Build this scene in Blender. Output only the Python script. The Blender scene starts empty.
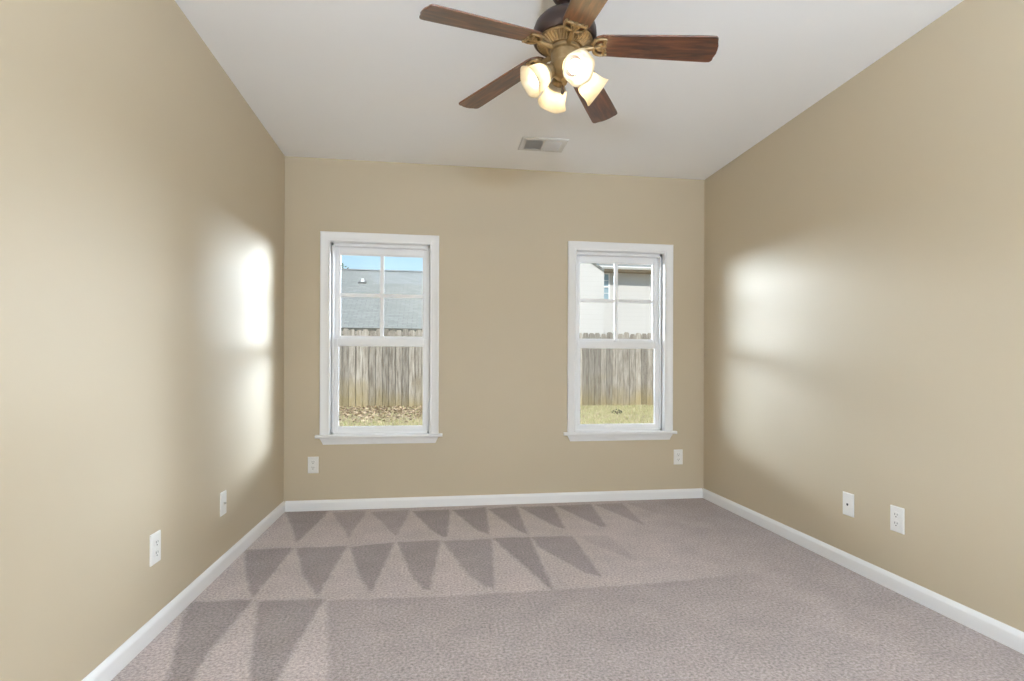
import bpy, bmesh, math, random
import numpy as np
from mathutils import Vector, Matrix

random.seed(7)
PI = math.pi
S = bpy.context.scene
COL = S.collection

# ------------------------------------------------------------------ room size (metres), camera at the origin of x,y
XL, XR, YB, YF, ZC = -1.0268, 2.0633, 3.8971, -1.60, 2.4549
WT = 0.14                                   # wall thickness

# ------------------------------------------------------------------ camera
F_PX, YAW, PIT, ROL, SHY = 537.1315, 0.14384, 0.000587, 0.003556, 26.6237
cam = bpy.data.cameras.new('camera')
cam.sensor_width = 36.0
cam.lens = F_PX / 1024 * 36.0
cam.shift_y = SHY / 1024
cam.clip_start = 0.02
cam.clip_end = 400
camo = bpy.data.objects.new('camera', cam)
COL.objects.link(camo)
Rv = Vector((math.cos(YAW), -math.sin(YAW), 0)); Fv = Vector((math.sin(YAW), math.cos(YAW), 0)); Uv = Vector((0, 0, 1))
F2 = math.cos(PIT) * Fv + math.sin(PIT) * Uv; U2 = -math.sin(PIT) * Fv + math.cos(PIT) * Uv
R3 = math.cos(ROL) * Rv + math.sin(ROL) * U2; U3 = -math.sin(ROL) * Rv + math.cos(ROL) * U2
M = Matrix((R3, U3, -F2)).transposed().to_4x4()
M.translation = Vector((0, 0, 1.0))
camo.matrix_world = M
S.camera = camo

# ------------------------------------------------------------------ exposure, sky, sun, added fill lamps
S.view_settings.view_transform = 'Standard'
S.view_settings.look = 'None'
S.view_settings.gamma = 1.0
S.view_settings.use_curve_mapping = False
S.view_settings.exposure = 0.0
S.cycles.max_bounces = 14
S.cycles.diffuse_bounces = 8
S.cycles.glossy_bounces = 6
S.cycles.transmission_bounces = 8
S.cycles.transparent_max_bounces = 16
S.cycles.sample_clamp_indirect = 6.0

SKY_STRENGTH = 1.1
SUN_STRENGTH = 5.6
DOORWAY_FILL_WATTS = 50.0
UPWARD_FILL_WATTS = 282.0
GLOW_RIGHT = (84.0, 52.0)      # added low sky glow, right and left, out of view
GLOW_LEFT = (66.0, -32.0)
HIGH_GLOW_STRENGTH = 1.2
GLOW_EL = (8, 18)
BULB_STRENGTH = 17.0

w = bpy.data.worlds.new('sky'); S.world = w; w.use_nodes = True
nt = w.node_tree; nt.nodes.clear()
o = nt.nodes.new('ShaderNodeOutputWorld'); bg = nt.nodes.new('ShaderNodeBackground')
tc = nt.nodes.new('ShaderNodeTexCoord'); sp = nt.nodes.new('ShaderNodeSeparateXYZ'); rp = nt.nodes.new('ShaderNodeValToRGB')
nt.links.new(tc.outputs['Generated'], sp.inputs[0]); nt.links.new(sp.outputs['Z'], rp.inputs[0])
rp.color_ramp.elements[0].position = 0.0; rp.color_ramp.elements[0].color = (0.80, 0.90, 0.97, 1)
rp.color_ramp.elements[1].position = 0.5; rp.color_ramp.elements[1].color = (0.30, 0.56, 0.95, 1)
e = rp.color_ramp.elements.new(0.20); e.color = (0.50, 0.78, 0.97, 1)
bg.inputs[1].default_value = SKY_STRENGTH
# added glow in the unseen low sky, lights the side walls (azimuth from +y)
def mth(op, a, b=None):
    n = nt.nodes.new('ShaderNodeMath'); n.operation = op
    for i, q in enumerate((a, b)):
        if q is None: continue
        if isinstance(q, (int, float)): n.inputs[i].default_value = q
        else: nt.links.new(q, n.inputs[i])
    return n.outputs[0]
def sstep(x, a, b):
    n = nt.nodes.new('ShaderNodeMapRange'); n.interpolation_type = 'SMOOTHSTEP'; nt.links.new(x, n.inputs[0])
    n.inputs[1].default_value = min(a, b); n.inputs[2].default_value = max(a, b); n.inputs[3].default_value = 0 if a < b else 1; n.inputs[4].default_value = 1 if a < b else 0
    return n.outputs[0]
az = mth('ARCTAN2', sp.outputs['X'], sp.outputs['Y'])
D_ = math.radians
right = mth('MULTIPLY', sstep(az, D_(25), D_(29)), mth('ADD', GLOW_RIGHT[0], mth('MULTIPLY', GLOW_RIGHT[1], sstep(az, D_(36), D_(44)))))
left = mth('MULTIPLY', sstep(az, D_(-12), D_(-20)), mth('ADD', GLOW_LEFT[0], mth('MULTIPLY', GLOW_LEFT[1], sstep(az, D_(-36), D_(-50)))))
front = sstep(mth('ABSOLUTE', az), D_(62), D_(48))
band = mth('MULTIPLY', sstep(sp.outputs['Z'], -0.03, 0.02), sstep(sp.outputs['Z'], math.sin(D_(GLOW_EL[1])), math.sin(D_(GLOW_EL[0]))))
side_glow = mth('MULTIPLY', mth('ADD', left, right), mth('MULTIPLY', front, band))
hz = nt.nodes.new('ShaderNodeVectorMath'); hz.operation = 'SCALE'; hz.inputs[0].default_value = (0.84, 0.95, 1.06); nt.links.new(side_glow, hz.inputs['Scale'])
cl = nt.nodes.new('ShaderNodeVectorMath'); cl.operation = 'SCALE'; cl.inputs[0].default_value = (1.0, 1.0, 1.0)      # unseen white glow added high over the yard to light the sills
nt.links.new(mth('MULTIPLY', mth('MULTIPLY', sstep(sp.outputs['Z'], 0.30, 0.50), sstep(sp.outputs['Y'], 0.0, 0.35)), HIGH_GLOW_STRENGTH), cl.inputs['Scale'])
ad0 = nt.nodes.new('ShaderNodeVectorMath'); ad0.operation = 'ADD'; nt.links.new(rp.outputs[0], ad0.inputs[0]); nt.links.new(cl.outputs[0], ad0.inputs[1])
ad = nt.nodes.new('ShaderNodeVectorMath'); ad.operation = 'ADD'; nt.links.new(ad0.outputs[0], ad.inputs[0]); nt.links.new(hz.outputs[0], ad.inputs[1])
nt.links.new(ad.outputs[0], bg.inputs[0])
nt.links.new(bg.outputs[0], o.inputs[0])

sl = bpy.data.lights.new('sun', 'SUN'); sl.energy = SUN_STRENGTH; sl.angle = 0.009; sl.color = (1.0, 0.95, 0.87)
so = bpy.data.objects.new('sun', sl); COL.objects.link(so)
so.rotation_euler = Vector((0.35, 1.0, -1.05)).to_track_quat('-Z', 'Y').to_euler()

# fill lamp added in the doorway behind the camera to brighten the room
hl = bpy.data.lights.new('doorway_fill', 'AREA'); hl.shape = 'RECTANGLE'; hl.size = 1.7; hl.size_y = 2.05
hl.energy = DOORWAY_FILL_WATTS; hl.color = (0.78, 0.89, 1.0)
ho = bpy.data.objects.new('doorway_fill', hl); COL.objects.link(ho)
ho.location = (1.10, YF - WT - 0.1, 1.06); ho.rotation_euler = (PI / 2, 0, 0)
# fill lamp without a fixture, added behind the camera to brighten the ceiling
ul = bpy.data.lights.new('upward_fill', 'AREA'); ul.shape = 'DISK'; ul.size = 0.5; ul.energy = UPWARD_FILL_WATTS; ul.color = (0.66, 0.81, 1.0)
uo = bpy.data.objects.new('upward_fill', ul); COL.objects.link(uo)
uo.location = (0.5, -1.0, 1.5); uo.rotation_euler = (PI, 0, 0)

# ------------------------------------------------------------------ materials
def new_mat(name):
    m = bpy.data.materials.new(name); m.use_nodes = True
    return m, m.node_tree.nodes, m.node_tree.links, m.node_tree.nodes['Principled BSDF']

def pbr(name, col, rough=0.5, metal=0.0, spec=0.5, bump=None, var=None, coat=0.0):
    """bump = (noise scale, strength, distance); var = (noise scale, amount) of albedo variation"""
    m, N, L, b = new_mat(name)
    b.inputs['Base Color'].default_value = (*col, 1); b.inputs['Roughness'].default_value = rough
    b.inputs['Metallic'].default_value = metal; b.inputs['Specular IOR Level'].default_value = spec
    b.inputs['Coat Weight'].default_value = coat
    t = N.new('ShaderNodeTexCoord')
    if var:
        n = N.new('ShaderNodeTexNoise'); n.inputs['Scale'].default_value = var[0]; n.inputs['Detail'].default_value = 4
        L.new(t.outputs['Object'], n.inputs['Vector'])
        mx = N.new('ShaderNodeMix'); mx.data_type = 'RGBA'
        mx.inputs[6].default_value = (*[c * (1 - var[1]) for c in col], 1); mx.inputs[7].default_value = (*[min(1, c * (1 + var[1])) for c in col], 1)
        L.new(n.outputs['Fac'], mx.inputs[0]); L.new(mx.outputs[2], b.inputs['Base Color'])
    if bump:
        n = N.new('ShaderNodeTexNoise'); n.inputs['Scale'].default_value = bump[0]; n.inputs['Detail'].default_value = 3
        L.new(t.outputs['Object'], n.inputs['Vector'])
        bp = N.new('ShaderNodeBump'); bp.inputs['Strength'].default_value = bump[1]; bp.inputs['Distance'].default_value = bump[2]
        L.new(n.outputs['Fac'], bp.inputs['Height']); L.new(bp.outputs[0], b.inputs['Normal'])
    return m

WALL_COL = (0.515, 0.434, 0.309)
M_wall = pbr('beige_satin_paint', WALL_COL, rough=0.56, spec=0.65, bump=(160, 0.05, 0.002))
M_ceil = pbr('white_ceiling_paint', (0.92, 0.92, 0.915), rough=0.9, spec=0.2, bump=(120, 0.08, 0.002))
M_trim = pbr('white_trim_paint', (0.82, 0.82, 0.825), rough=0.35, spec=0.5)
M_vinyl = pbr('white_vinyl', (0.85, 0.85, 0.86), rough=0.4)
M_plate = pbr('white_plastic', (0.80, 0.79, 0.77), rough=0.35)
M_slot = pbr('dark_slot', (0.03, 0.03, 0.03), rough=0.6)
M_steel = pbr('nickel', (0.55, 0.54, 0.52), rough=0.35, metal=1.0)
M_ventw = pbr('white_enamel', (0.68, 0.67, 0.65), rough=0.45)
M_ventd = pbr('duct_grey', (0.72, 0.715, 0.70), rough=0.8)
M_bronze = pbr('dark_bronze', (0.035, 0.018, 0.013), rough=0.38, metal=0.35, spec=0.6)
M_brass = pbr('antique_brass', (0.27, 0.185, 0.09), rough=0.42, metal=0.6, var=(60, 0.35))
M_exter = pbr('exterior_siding', (0.55, 0.52, 0.46), rough=0.8)

def wood_mat():
    m, N, L, b = new_mat('walnut_veneer')
    t = N.new('ShaderNodeTexCoord'); mp = N.new('ShaderNodeMapping'); mp.inputs['Scale'].default_value = (2.2, 26, 26)
    L.new(t.outputs['Object'], mp.inputs[0])
    n = N.new('ShaderNodeTexNoise'); n.inputs['Scale'].default_value = 2.5; n.inputs['Detail'].default_value = 6; n.inputs['Distortion'].default_value = 0.8
    L.new(mp.outputs[0], n.inputs['Vector'])
    r = N.new('ShaderNodeValToRGB')
    r.color_ramp.elements[0].position = 0.30; r.color_ramp.elements[0].color = (0.030, 0.011, 0.006, 1)
    r.color_ramp.elements[1].position = 0.75; r.color_ramp.elements[1].color = (0.20, 0.068, 0.026, 1)
    L.new(n.outputs['Fac'], r.inputs[0]); L.new(r.outputs[0], b.inputs['Base Color'])
    b.inputs['Roughness'].default_value = 0.38; b.inputs['Specular IOR Level'].default_value = 0.55; b.inputs['Coat Weight'].default_value = 0.8; b.inputs['Coat Roughness'].default_value = 0.25
    return m
M_wood = wood_mat()

def glass_mat():
    m = bpy.data.materials.new('window_glass'); m.use_nodes = True
    N = m.node_tree.nodes; L = m.node_tree.links; N.clear()
    o = N.new('ShaderNodeOutputMaterial'); mx = N.new('ShaderNodeMixShader'); tr = N.new('ShaderNodeBsdfTransparent'); gl = N.new('ShaderNodeBsdfGlossy')
    lw = N.new('ShaderNodeLayerWeight'); lw.inputs[0].default_value = .5
    pw = N.new('ShaderNodeMath'); pw.operation = 'POWER'; pw.inputs[1].default_value = 5; L.new(lw.outputs['Facing'], pw.inputs[0])
    fr = N.new('ShaderNodeMapRange'); fr.inputs[3].default_value = .03; fr.inputs[4].default_value = 1.0; L.new(pw.outputs[0], fr.inputs[0])
    tr.inputs[0].default_value = (0.97, 0.98, 0.98, 1); gl.inputs['Roughness'].default_value = 0.02
    L.new(fr.outputs[0], mx.inputs[0]); L.new(tr.outputs[0], mx.inputs[1]); L.new(gl.outputs[0], mx.inputs[2]); L.new(mx.outputs[0], o.inputs[0])
    return m
M_glass = glass_mat()

def shade_mat():
    m = bpy.data.materials.new('alabaster_glass'); m.use_nodes = True
    N = m.node_tree.nodes; L = m.node_tree.links; N.clear()
    o = N.new('ShaderNodeOutputMaterial'); mx = N.new('ShaderNodeMixShader'); mx2 = N.new('ShaderNodeMixShader')
    tr = N.new('ShaderNodeBsdfTranslucent'); df = N.new('ShaderNodeBsdfDiffuse'); gl = N.new('ShaderNodeBsdfGlossy')
    tc = N.new('ShaderNodeTexCoord'); n = N.new('ShaderNodeTexNoise'); n.inputs['Scale'].default_value = 22; n.inputs['Detail'].default_value = 3; n.inputs['Distortion'].default_value = 1.2
    L.new(tc.outputs['Object'], n.inputs['Vector'])
    r = N.new('ShaderNodeValToRGB'); r.color_ramp.elements[0].position = .3; r.color_ramp.elements[0].color = (0.82, 0.74, 0.58, 1)
    r.color_ramp.elements[1].position = .7; r.color_ramp.elements[1].color = (0.90, 0.84, 0.70, 1)
    L.new(n.outputs['Fac'], r.inputs[0]); L.new(r.outputs[0], tr.inputs[0]); L.new(r.outputs[0], df.inputs[0])
    gl.inputs['Roughness'].default_value = 0.15; gl.inputs[0].default_value = (.9, .9, .9, 1)
    mx.inputs[0].default_value = 0.22; L.new(tr.outputs[0], mx.inputs[1]); L.new(df.outputs[0], mx.inputs[2])
    mx2.inputs[0].default_value = 0.05; L.new(mx.outputs[0], mx2.inputs[1]); L.new(gl.outputs[0], mx2.inputs[2])
    L.new(mx2.outputs[0], o.inputs[0])
    return m
M_shade = shade_mat()

def bulb_mat():
    m, N, L, b = new_mat('lit_bulb')
    b.inputs['Base Color'].default_value = (1, 1, 1, 1)
    b.inputs['Emission Color'].default_value = (1.0, 0.90, 0.74, 1); b.inputs['Emission Strength'].default_value = BULB_STRENGTH
    return m
M_bulb = bulb_mat()

def carpet_mat():
    m, N, L, b = new_mat('cut_pile_carpet')
    t = N.new('ShaderNodeTexCoord')
    at = N.new('ShaderNodeAttribute'); at.attribute_name = 'nap'
    n1 = N.new('ShaderNodeTexNoise'); n1.inputs['Scale'].default_value = 95; n1.inputs['Detail'].default_value = 4; n1.inputs['Roughness'].default_value = .7
    n2 = N.new('ShaderNodeTexNoise'); n2.inputs['Scale'].default_value = 6; n2.inputs['Detail'].default_value = 4
    L.new(t.outputs['Object'], n1.inputs['Vector']); L.new(t.outputs['Object'], n2.inputs['Vector'])
    mx = N.new('ShaderNodeMix'); mx.data_type = 'RGBA'
    mx.inputs[6].default_value = (0.445, 0.373, 0.353, 1); mx.inputs[7].default_value = (0.275, 0.228, 0.215, 1)
    L.new(at.outputs['Fac'], mx.inputs[0])
    r1 = N.new('ShaderNodeMapRange'); r1.inputs[1].default_value = .3; r1.inputs[2].default_value = .7; r1.inputs[3].default_value = .50; r1.inputs[4].default_value = 1.50
    r2 = N.new('ShaderNodeMapRange'); r2.inputs[1].default_value = .3; r2.inputs[2].default_value = .7; r2.inputs[3].default_value = .92; r2.inputs[4].default_value = 1.08
    L.new(n1.outputs['Fac'], r1.inputs[0]); L.new(n2.outputs['Fac'], r2.inputs[0])
    mul = N.new('ShaderNodeMath'); mul.operation = 'MULTIPLY'; L.new(r1.outputs[0], mul.inputs[0]); L.new(r2.outputs[0], mul.inputs[1])
    vm = N.new('ShaderNodeVectorMath'); vm.operation = 'SCALE'; L.new(mx.outputs[2], vm.inputs[0]); L.new(mul.outputs[0], vm.inputs['Scale'])
    L.new(vm.outputs[0], b.inputs['Base Color'])
    b.inputs['Roughness'].default_value = 1.0; b.inputs['Specular IOR Level'].default_value = 0.1
    b.inputs['Sheen Weight'].default_value = 0.15; b.inputs['Sheen Roughness'].default_value = .5
    bp = N.new('ShaderNodeBump'); bp.inputs['Strength'].default_value = .7; bp.inputs['Distance'].default_value = .006
    L.new(n1.outputs['Fac'], bp.inputs['Height']); L.new(bp.outputs[0], b.inputs['Normal'])
    return m
M_carpet = carpet_mat()

def shingle_mat(name, c1, c2, mortar):
    m, N, L, b = new_mat(name)
    t = N.new('ShaderNodeTexCoord')
    br = N.new('ShaderNodeTexBrick'); br.inputs['Scale'].default_value = 1.0; br.inputs['Brick Width'].default_value = .32; br.inputs['Row Height'].default_value = .145
    br.inputs['Mortar Size'].default_value = .008; br.inputs['Color1'].default_value = (*c1, 1); br.inputs['Color2'].default_value = (*c2, 1); br.inputs['Mortar'].default_value = (*mortar, 1)
    L.new(t.outputs['UV'], br.inputs['Vector']); L.new(br.outputs['Color'], b.inputs['Base Color'])
    b.inputs['Roughness'].default_value = .95; b.inputs['Specular IOR Level'].default_value = .15
    return m
M_shingle = shingle_mat('grey_shingles', (0.20, 0.208, 0.195), (0.24, 0.247, 0.232), (0.14, 0.145, 0.135))

def siding_mat(name, col, pitch=.2):
    m, N, L, b = new_mat(name)
    t = N.new('ShaderNodeTexCoord'); s = N.new('ShaderNodeSeparateXYZ'); L.new(t.outputs['Object'], s.inputs[0])
    d = N.new('ShaderNodeMath'); d.operation = 'DIVIDE'; d.inputs[1].default_value = pitch; L.new(s.outputs['Z'], d.inputs[0])
    f = N.new('ShaderNodeMath'); f.operation = 'FRACT'; L.new(d.outputs[0], f.inputs[0])
    bp = N.new('ShaderNodeBump'); bp.inputs['Strength'].default_value = .35; bp.inputs['Distance'].default_value = .015; bp.invert = True
    L.new(f.outputs[0], bp.inputs['Height']); L.new(bp.outputs[0], b.inputs['Normal'])
    b.inputs['Base Color'].default_value = (*col, 1); b.inputs['Roughness'].default_value = .7
    return m
M_white_siding = siding_mat('white_siding', (0.51, 0.50, 0.485))
M_blue_siding = siding_mat('blue_grey_siding', (0.25, 0.31, 0.37))
M_fascia = pbr('tan_fascia', (0.30, 0.24, 0.165), rough=.7)
M_pane = pbr('pale_pane', (0.26, 0.36, 0.42), rough=.08, spec=.8)

def fence_mat():
    m, N, L, b = new_mat('weathered_fence_wood')
    t = N.new('ShaderNodeTexCoord'); at = N.new('ShaderNodeAttribute'); at.attribute_name = 'tone'
    mp = N.new('ShaderNodeMapping'); mp.inputs['Scale'].default_value = (16, 16, 1.3); L.new(t.outputs['Object'], mp.inputs[0])
    n = N.new('ShaderNodeTexNoise'); n.inputs['Scale'].default_value = 1.6; n.inputs['Detail'].default_value = 7; n.inputs['Roughness'].default_value = .7
    L.new(mp.outputs[0], n.inputs['Vector'])
    r = N.new('ShaderNodeValToRGB')
    r.color_ramp.elements[0].position = .33; r.color_ramp.elements[0].color = (0.13, 0.105, 0.08, 1)
    r.color_ramp.elements[1].position = .62; r.color_ramp.elements[1].color = (0.40, 0.37, 0.32, 1)
    L.new(n.outputs['Fac'], r.inputs[0])
    # mossy, tea-coloured stain that comes up from the soil in patches
    n2 = N.new('ShaderNodeTexNoise'); n2.inputs['Scale'].default_value = 1.1; n2.inputs['Detail'].default_value = 5; L.new(t.outputs['Object'], n2.inputs['Vector'])
    s = N.new('ShaderNodeSeparateXYZ'); L.new(t.outputs['Object'], s.inputs[0])
    zr = N.new('ShaderNodeMapRange'); zr.inputs[1].default_value = 0.0; zr.inputs[2].default_value = 1.1; zr.inputs[3].default_value = .38; zr.inputs[4].default_value = -.12; L.new(s.outputs['Z'], zr.inputs[0])
    ad = N.new('ShaderNodeMath'); ad.operation = 'ADD'; L.new(n2.outputs['Fac'], ad.inputs[0]); L.new(zr.outputs[0], ad.inputs[1])
    cl = N.new('ShaderNodeMapRange'); cl.inputs[1].default_value = .55; cl.inputs[2].default_value = .85; cl.inputs[4].default_value = .75; L.new(ad.outputs[0], cl.inputs[0])
    mx = N.new('ShaderNodeMix'); mx.data_type = 'RGBA'; mx.inputs[7].default_value = (0.30, 0.24, 0.11, 1)
    L.new(cl.outputs[0], mx.inputs[0]); L.new(r.outputs[0], mx.inputs[6])
    vm = N.new('ShaderNodeVectorMath'); vm.operation = 'SCALE'; L.new(mx.outputs[2], vm.inputs[0]); L.new(at.outputs['Fac'], vm.inputs['Scale'])
    L.new(vm.outputs[0], b.inputs['Base Color']); b.inputs['Roughness'].default_value = .9
    return m
M_fence = fence_mat()

def soil_mat():
    m, N, L, b = new_mat('dry_lawn_soil')
    t = N.new('ShaderNodeTexCoord'); n = N.new('ShaderNodeTexNoise'); n.inputs['Scale'].default_value = 5; n.inputs['Detail'].default_value = 8; n.inputs['Roughness'].default_value = .75
    L.new(t.outputs['Object'], n.inputs['Vector'])
    r = N.new('ShaderNodeValToRGB'); r.color_ramp.elements[0].position = .35; r.color_ramp.elements[0].color = (0.20, 0.14, 0.075, 1)
    r.color_ramp.elements[1].position = .68; r.color_ramp.elements[1].color = (0.42, 0.34, 0.20, 1)
    L.new(n.outputs['Fac'], r.inputs[0]); L.new(r.outputs[0], b.inputs['Base Color']); b.inputs['Roughness'].default_value = 1
    return m
M_soil = soil_mat()

def tone_mat(name, c1, c2):
    """colour picked per blade or leaf by the 'tone' attribute"""
    m, N, L, b = new_mat(name)
    at = N.new('ShaderNodeAttribute'); at.attribute_name = 'tone'
    mx = N.new('ShaderNodeMix'); mx.data_type = 'RGBA'; mx.inputs[6].default_value = (*c1, 1); mx.inputs[7].default_value = (*c2, 1)
    L.new(at.outputs['Fac'], mx.inputs[0]); L.new(mx.outputs[2], b.inputs['Base Color']); b.inputs['Roughness'].default_value = .8
    return m
M_grass = tone_mat('dry_grass', (0.56, 0.49, 0.30), (0.34, 0.36, 0.15))
M_litter = tone_mat('dead_leaves', (0.13, 0.08, 0.045), (0.62, 0.47, 0.31))
M_leaf = tone_mat('green_leaves', (0.03, 0.06, 0.02), (0.09, 0.15, 0.05))
M_weed = tone_mat('weed_leaves', (0.03, 0.035, 0.02), (0.10, 0.12, 0.05))
M_bark = pbr('bark', (0.10, 0.08, 0.06), rough=.9, bump=(20, .5, .02))

# ------------------------------------------------------------------ mesh helpers
def obj(name, bm, m, parent=None, smooth=None, bevel=None):
    """links a bmesh as ONE mesh object; smooth = angle in degrees for auto smooth"""
    bmesh.ops.recalc_face_normals(bm, faces=bm.faces[:])
    if smooth:
        for f in bm.faces: f.smooth = True
        for ed in bm.edges:
            if len(ed.link_faces) == 2 and ed.calc_face_angle(0) > math.radians(smooth): ed.smooth = False
    me = bpy.data.meshes.new(name); bm.to_mesh(me); bm.free()
    o = bpy.data.objects.new(name, me); COL.objects.link(o)
    me.materials.append(m)
    if parent: o.parent = parent
    if bevel:
        md = o.modifiers.new('bevel', 'BEVEL'); md.width = bevel; md.segments = 2; md.limit_method = 'ANGLE'
    return o

def thing(name, label, cat, loc=(0, 0, 0), rotz=0, group=None):
    o = bpy.data.objects.new(name, None); COL.objects.link(o); o.empty_display_size = .1
    o.location = loc; o.rotation_euler = (0, 0, rotz); o['label'] = label; o['category'] = cat
    if group: o['group'] = group
    return o

def tag(o, label, cat, group=None, kind=None):
    o['label'] = label; o['category'] = cat
    if group: o['group'] = group
    if kind: o['kind'] = kind
    return o

def struct(o, label, cat):
    o['kind'] = 'structure'; o['label'] = label; o['category'] = cat
    return o

def box(bm, x0, x1, y0, y1, z0, z1, mat=None):
    v = [bm.verts.new((x, y, z)) for x in (x0, x1) for y in (y0, y1) for z in (z0, z1)]
    for f in ((0, 1, 3, 2), (4, 6, 7, 5), (0, 4, 5, 1), (2, 3, 7, 6), (0, 2, 6, 4), (1, 5, 7, 3)):
        bm.faces.new([v[i] for i in f])
    if mat is not None:
        for q in v: q.co = mat @ q.co
    return v

def prism(bm, pts, ext):
    """closed outline pts (3-D) extruded by vector ext"""
    a = [bm.verts.new(p) for p in pts]; b = [bm.verts.new(Vector(p) + Vector(ext)) for p in pts]
    n = len(a)
    bm.faces.new(a[::-1]); bm.faces.new(b)
    for i in range(n): bm.faces.new((a[i], a[(i + 1) % n], b[(i + 1) % n], b[i]))
    return a + b

def lathe(bm, prof, seg=48, mat=None, wav=None):
    """prof = list of (r, z) revolved about z; r = 0 closes; wav(r_index, angle) scales the radius"""
    rings = []
    for i, (r, z) in enumerate(prof):
        if r < 1e-6: rings.append([bm.verts.new((0, 0, z))]); continue
        ring = []
        for k in range(seg):
            a = 2 * PI * k / seg; s = wav(i, a) if wav else 1.0
            ring.append(bm.verts.new((r * s * math.cos(a), r * s * math.sin(a), z)))
        rings.append(ring)
    for A, B in zip(rings, rings[1:]):
        if len(A) == 1 and len(B) == 1: continue
        for k in range(seg):
            k2 = (k + 1) % seg
            if len(A) == 1: bm.faces.new((A[0], B[k2], B[k]))
            elif len(B) == 1: bm.faces.new((A[k], A[k2], B[0]))
            else: bm.faces.new((A[k], A[k2], B[k2], B[k]))
    vs = [v for r in rings for v in r]
    if mat is not None:
        for v in vs: v.co = mat @ v.co
    return vs

def tube(bm, pts, rad, seg=10, caps=True):
    pts = [Vector(p) for p in pts]; rads = rad if isinstance(rad, (list, tuple)) else [rad] * len(pts)
    rings = []; up = Vector((0, 0, 1))
    for i, p in enumerate(pts):
        d = (pts[min(i + 1, len(pts) - 1)] - pts[max(i - 1, 0)]).normalized()
        u = d.cross(up)
        if u.length < 1e-3: u = d.cross(Vector((1, 0, 0)))
        u.normalize(); v = d.cross(u).normalized()
        rings.append([bm.verts.new(p + rads[i] * (math.cos(2 * PI * k / seg) * u + math.sin(2 * PI * k / seg) * v)) for k in range(seg)])
    for A, B in zip(rings, rings[1:]):
        for k in range(seg): bm.faces.new((A[k], A[(k + 1) % seg], B[(k + 1) % seg], B[k]))
    if caps: bm.faces.new(rings[0][::-1]); bm.faces.new(rings[-1])

def bez(p0, p1, p2, p3, n=12):
    out = []
    for i in range(n + 1):
        t = i / n; s = 1 - t
        out.append(tuple(s**3 * a + 3 * s * s * t * b + 3 * s * t * t * c + t**3 * d for a, b, c, d in zip(p0, p1, p2, p3)))
    return out

# ------------------------------------------------------------------ room shell
def slab_holes(x0, x1, z0, z1, y0, y1, holes):
    """upright slab from y0 to y1 with rectangular holes (hx0, hx1, hz0, hz1) cut right through"""
    bm = bmesh.new()
    xs = sorted({x0, x1, *[h[0] for h in holes], *[h[1] for h in holes]}); zs = sorted({z0, z1, *[h[2] for h in holes], *[h[3] for h in holes]})
    V = {}
    def v(x, y, z):
        if (x, y, z) not in V: V[(x, y, z)] = bm.verts.new((x, y, z))
        return V[(x, y, z)]
    def solid(i, k):
        if i < 0 or k < 0 or i >= len(xs) - 1 or k >= len(zs) - 1: return False
        cx, cz = (xs[i] + xs[i + 1]) / 2, (zs[k] + zs[k + 1]) / 2
        return not any(h[0] < cx < h[1] and h[2] < cz < h[3] for h in holes)
    for i in range(len(xs) - 1):
        for k in range(len(zs) - 1):
            if not solid(i, k): continue
            a, b, c, d = xs[i], xs[i + 1], zs[k], zs[k + 1]
            for y in (y0, y1): bm.faces.new((v(a, y, c), v(b, y, c), v(b, y, d), v(a, y, d)))
            for (j, l, p, q) in ((i - 1, k, (a, c), (a, d)), (i + 1, k, (b, c), (b, d)), (i, k - 1, (a, c), (b, c)), (i, k + 1, (a, d), (b, d))):
                if not solid(j, l): bm.faces.new((v(p[0], y0, p[1]), v(q[0], y0, q[1]), v(q[0], y1, q[1]), v(p[0], y1, p[1])))
    return bm

# window openings in the back wall: inner edge of the casing
WIN = [(-0.7205, -0.0335, 0.525, 1.8755), (1.0470, 1.7380, 0.520, 1.8745)]
HALLX = (0.25, 1.95)
for k_, (a_, b_, c_, d_) in enumerate(WIN):           # daylight portals: they emit nothing of their own
    pl = bpy.data.lights.new('window_portal', 'AREA'); pl.shape = 'RECTANGLE'; pl.size = b_ - a_ + .1; pl.size_y = d_ - c_ + .1; pl.cycles.is_portal = True
    po = bpy.data.objects.new('window_portal', pl); COL.objects.link(po); po.location = ((a_ + b_) / 2, YB + WT + .06, (c_ + d_) / 2); po.rotation_euler = (-PI / 2, 0, 0)
struct(obj('wall_back', slab_holes(XL - WT, XR + WT, -.15, ZC + .2, YB, YB + WT, [(a - .012, b + .012, c - .03, d + .012) for a, b, c, d in WIN]), M_wall), 'beige painted wall with the two white windows', 'wall')
struct(obj('wall_front', slab_holes(XL - WT, XR + WT, -.15, ZC + .2, YF - WT, YF, [(HALLX[0], HALLX[1], 0.0, 2.12)]), M_wall), 'beige painted wall behind the camera with a wide doorway', 'wall')
for nm, x0, x1, lab in (('wall_left', XL - WT, XL, 'plain beige painted wall on the left'), ('wall_right', XR, XR + WT, 'plain beige painted wall on the right')):
    bm = bmesh.new(); box(bm, x0, x1, YF, YB, -.15, ZC + .2); struct(obj(nm, bm, M_wall), lab, 'wall')
bm = bmesh.new(); box(bm, XL, XR, YF, YB, ZC, ZC + .2); struct(obj('ceiling', bm, M_ceil), 'flat white painted ceiling', 'ceiling')
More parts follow.
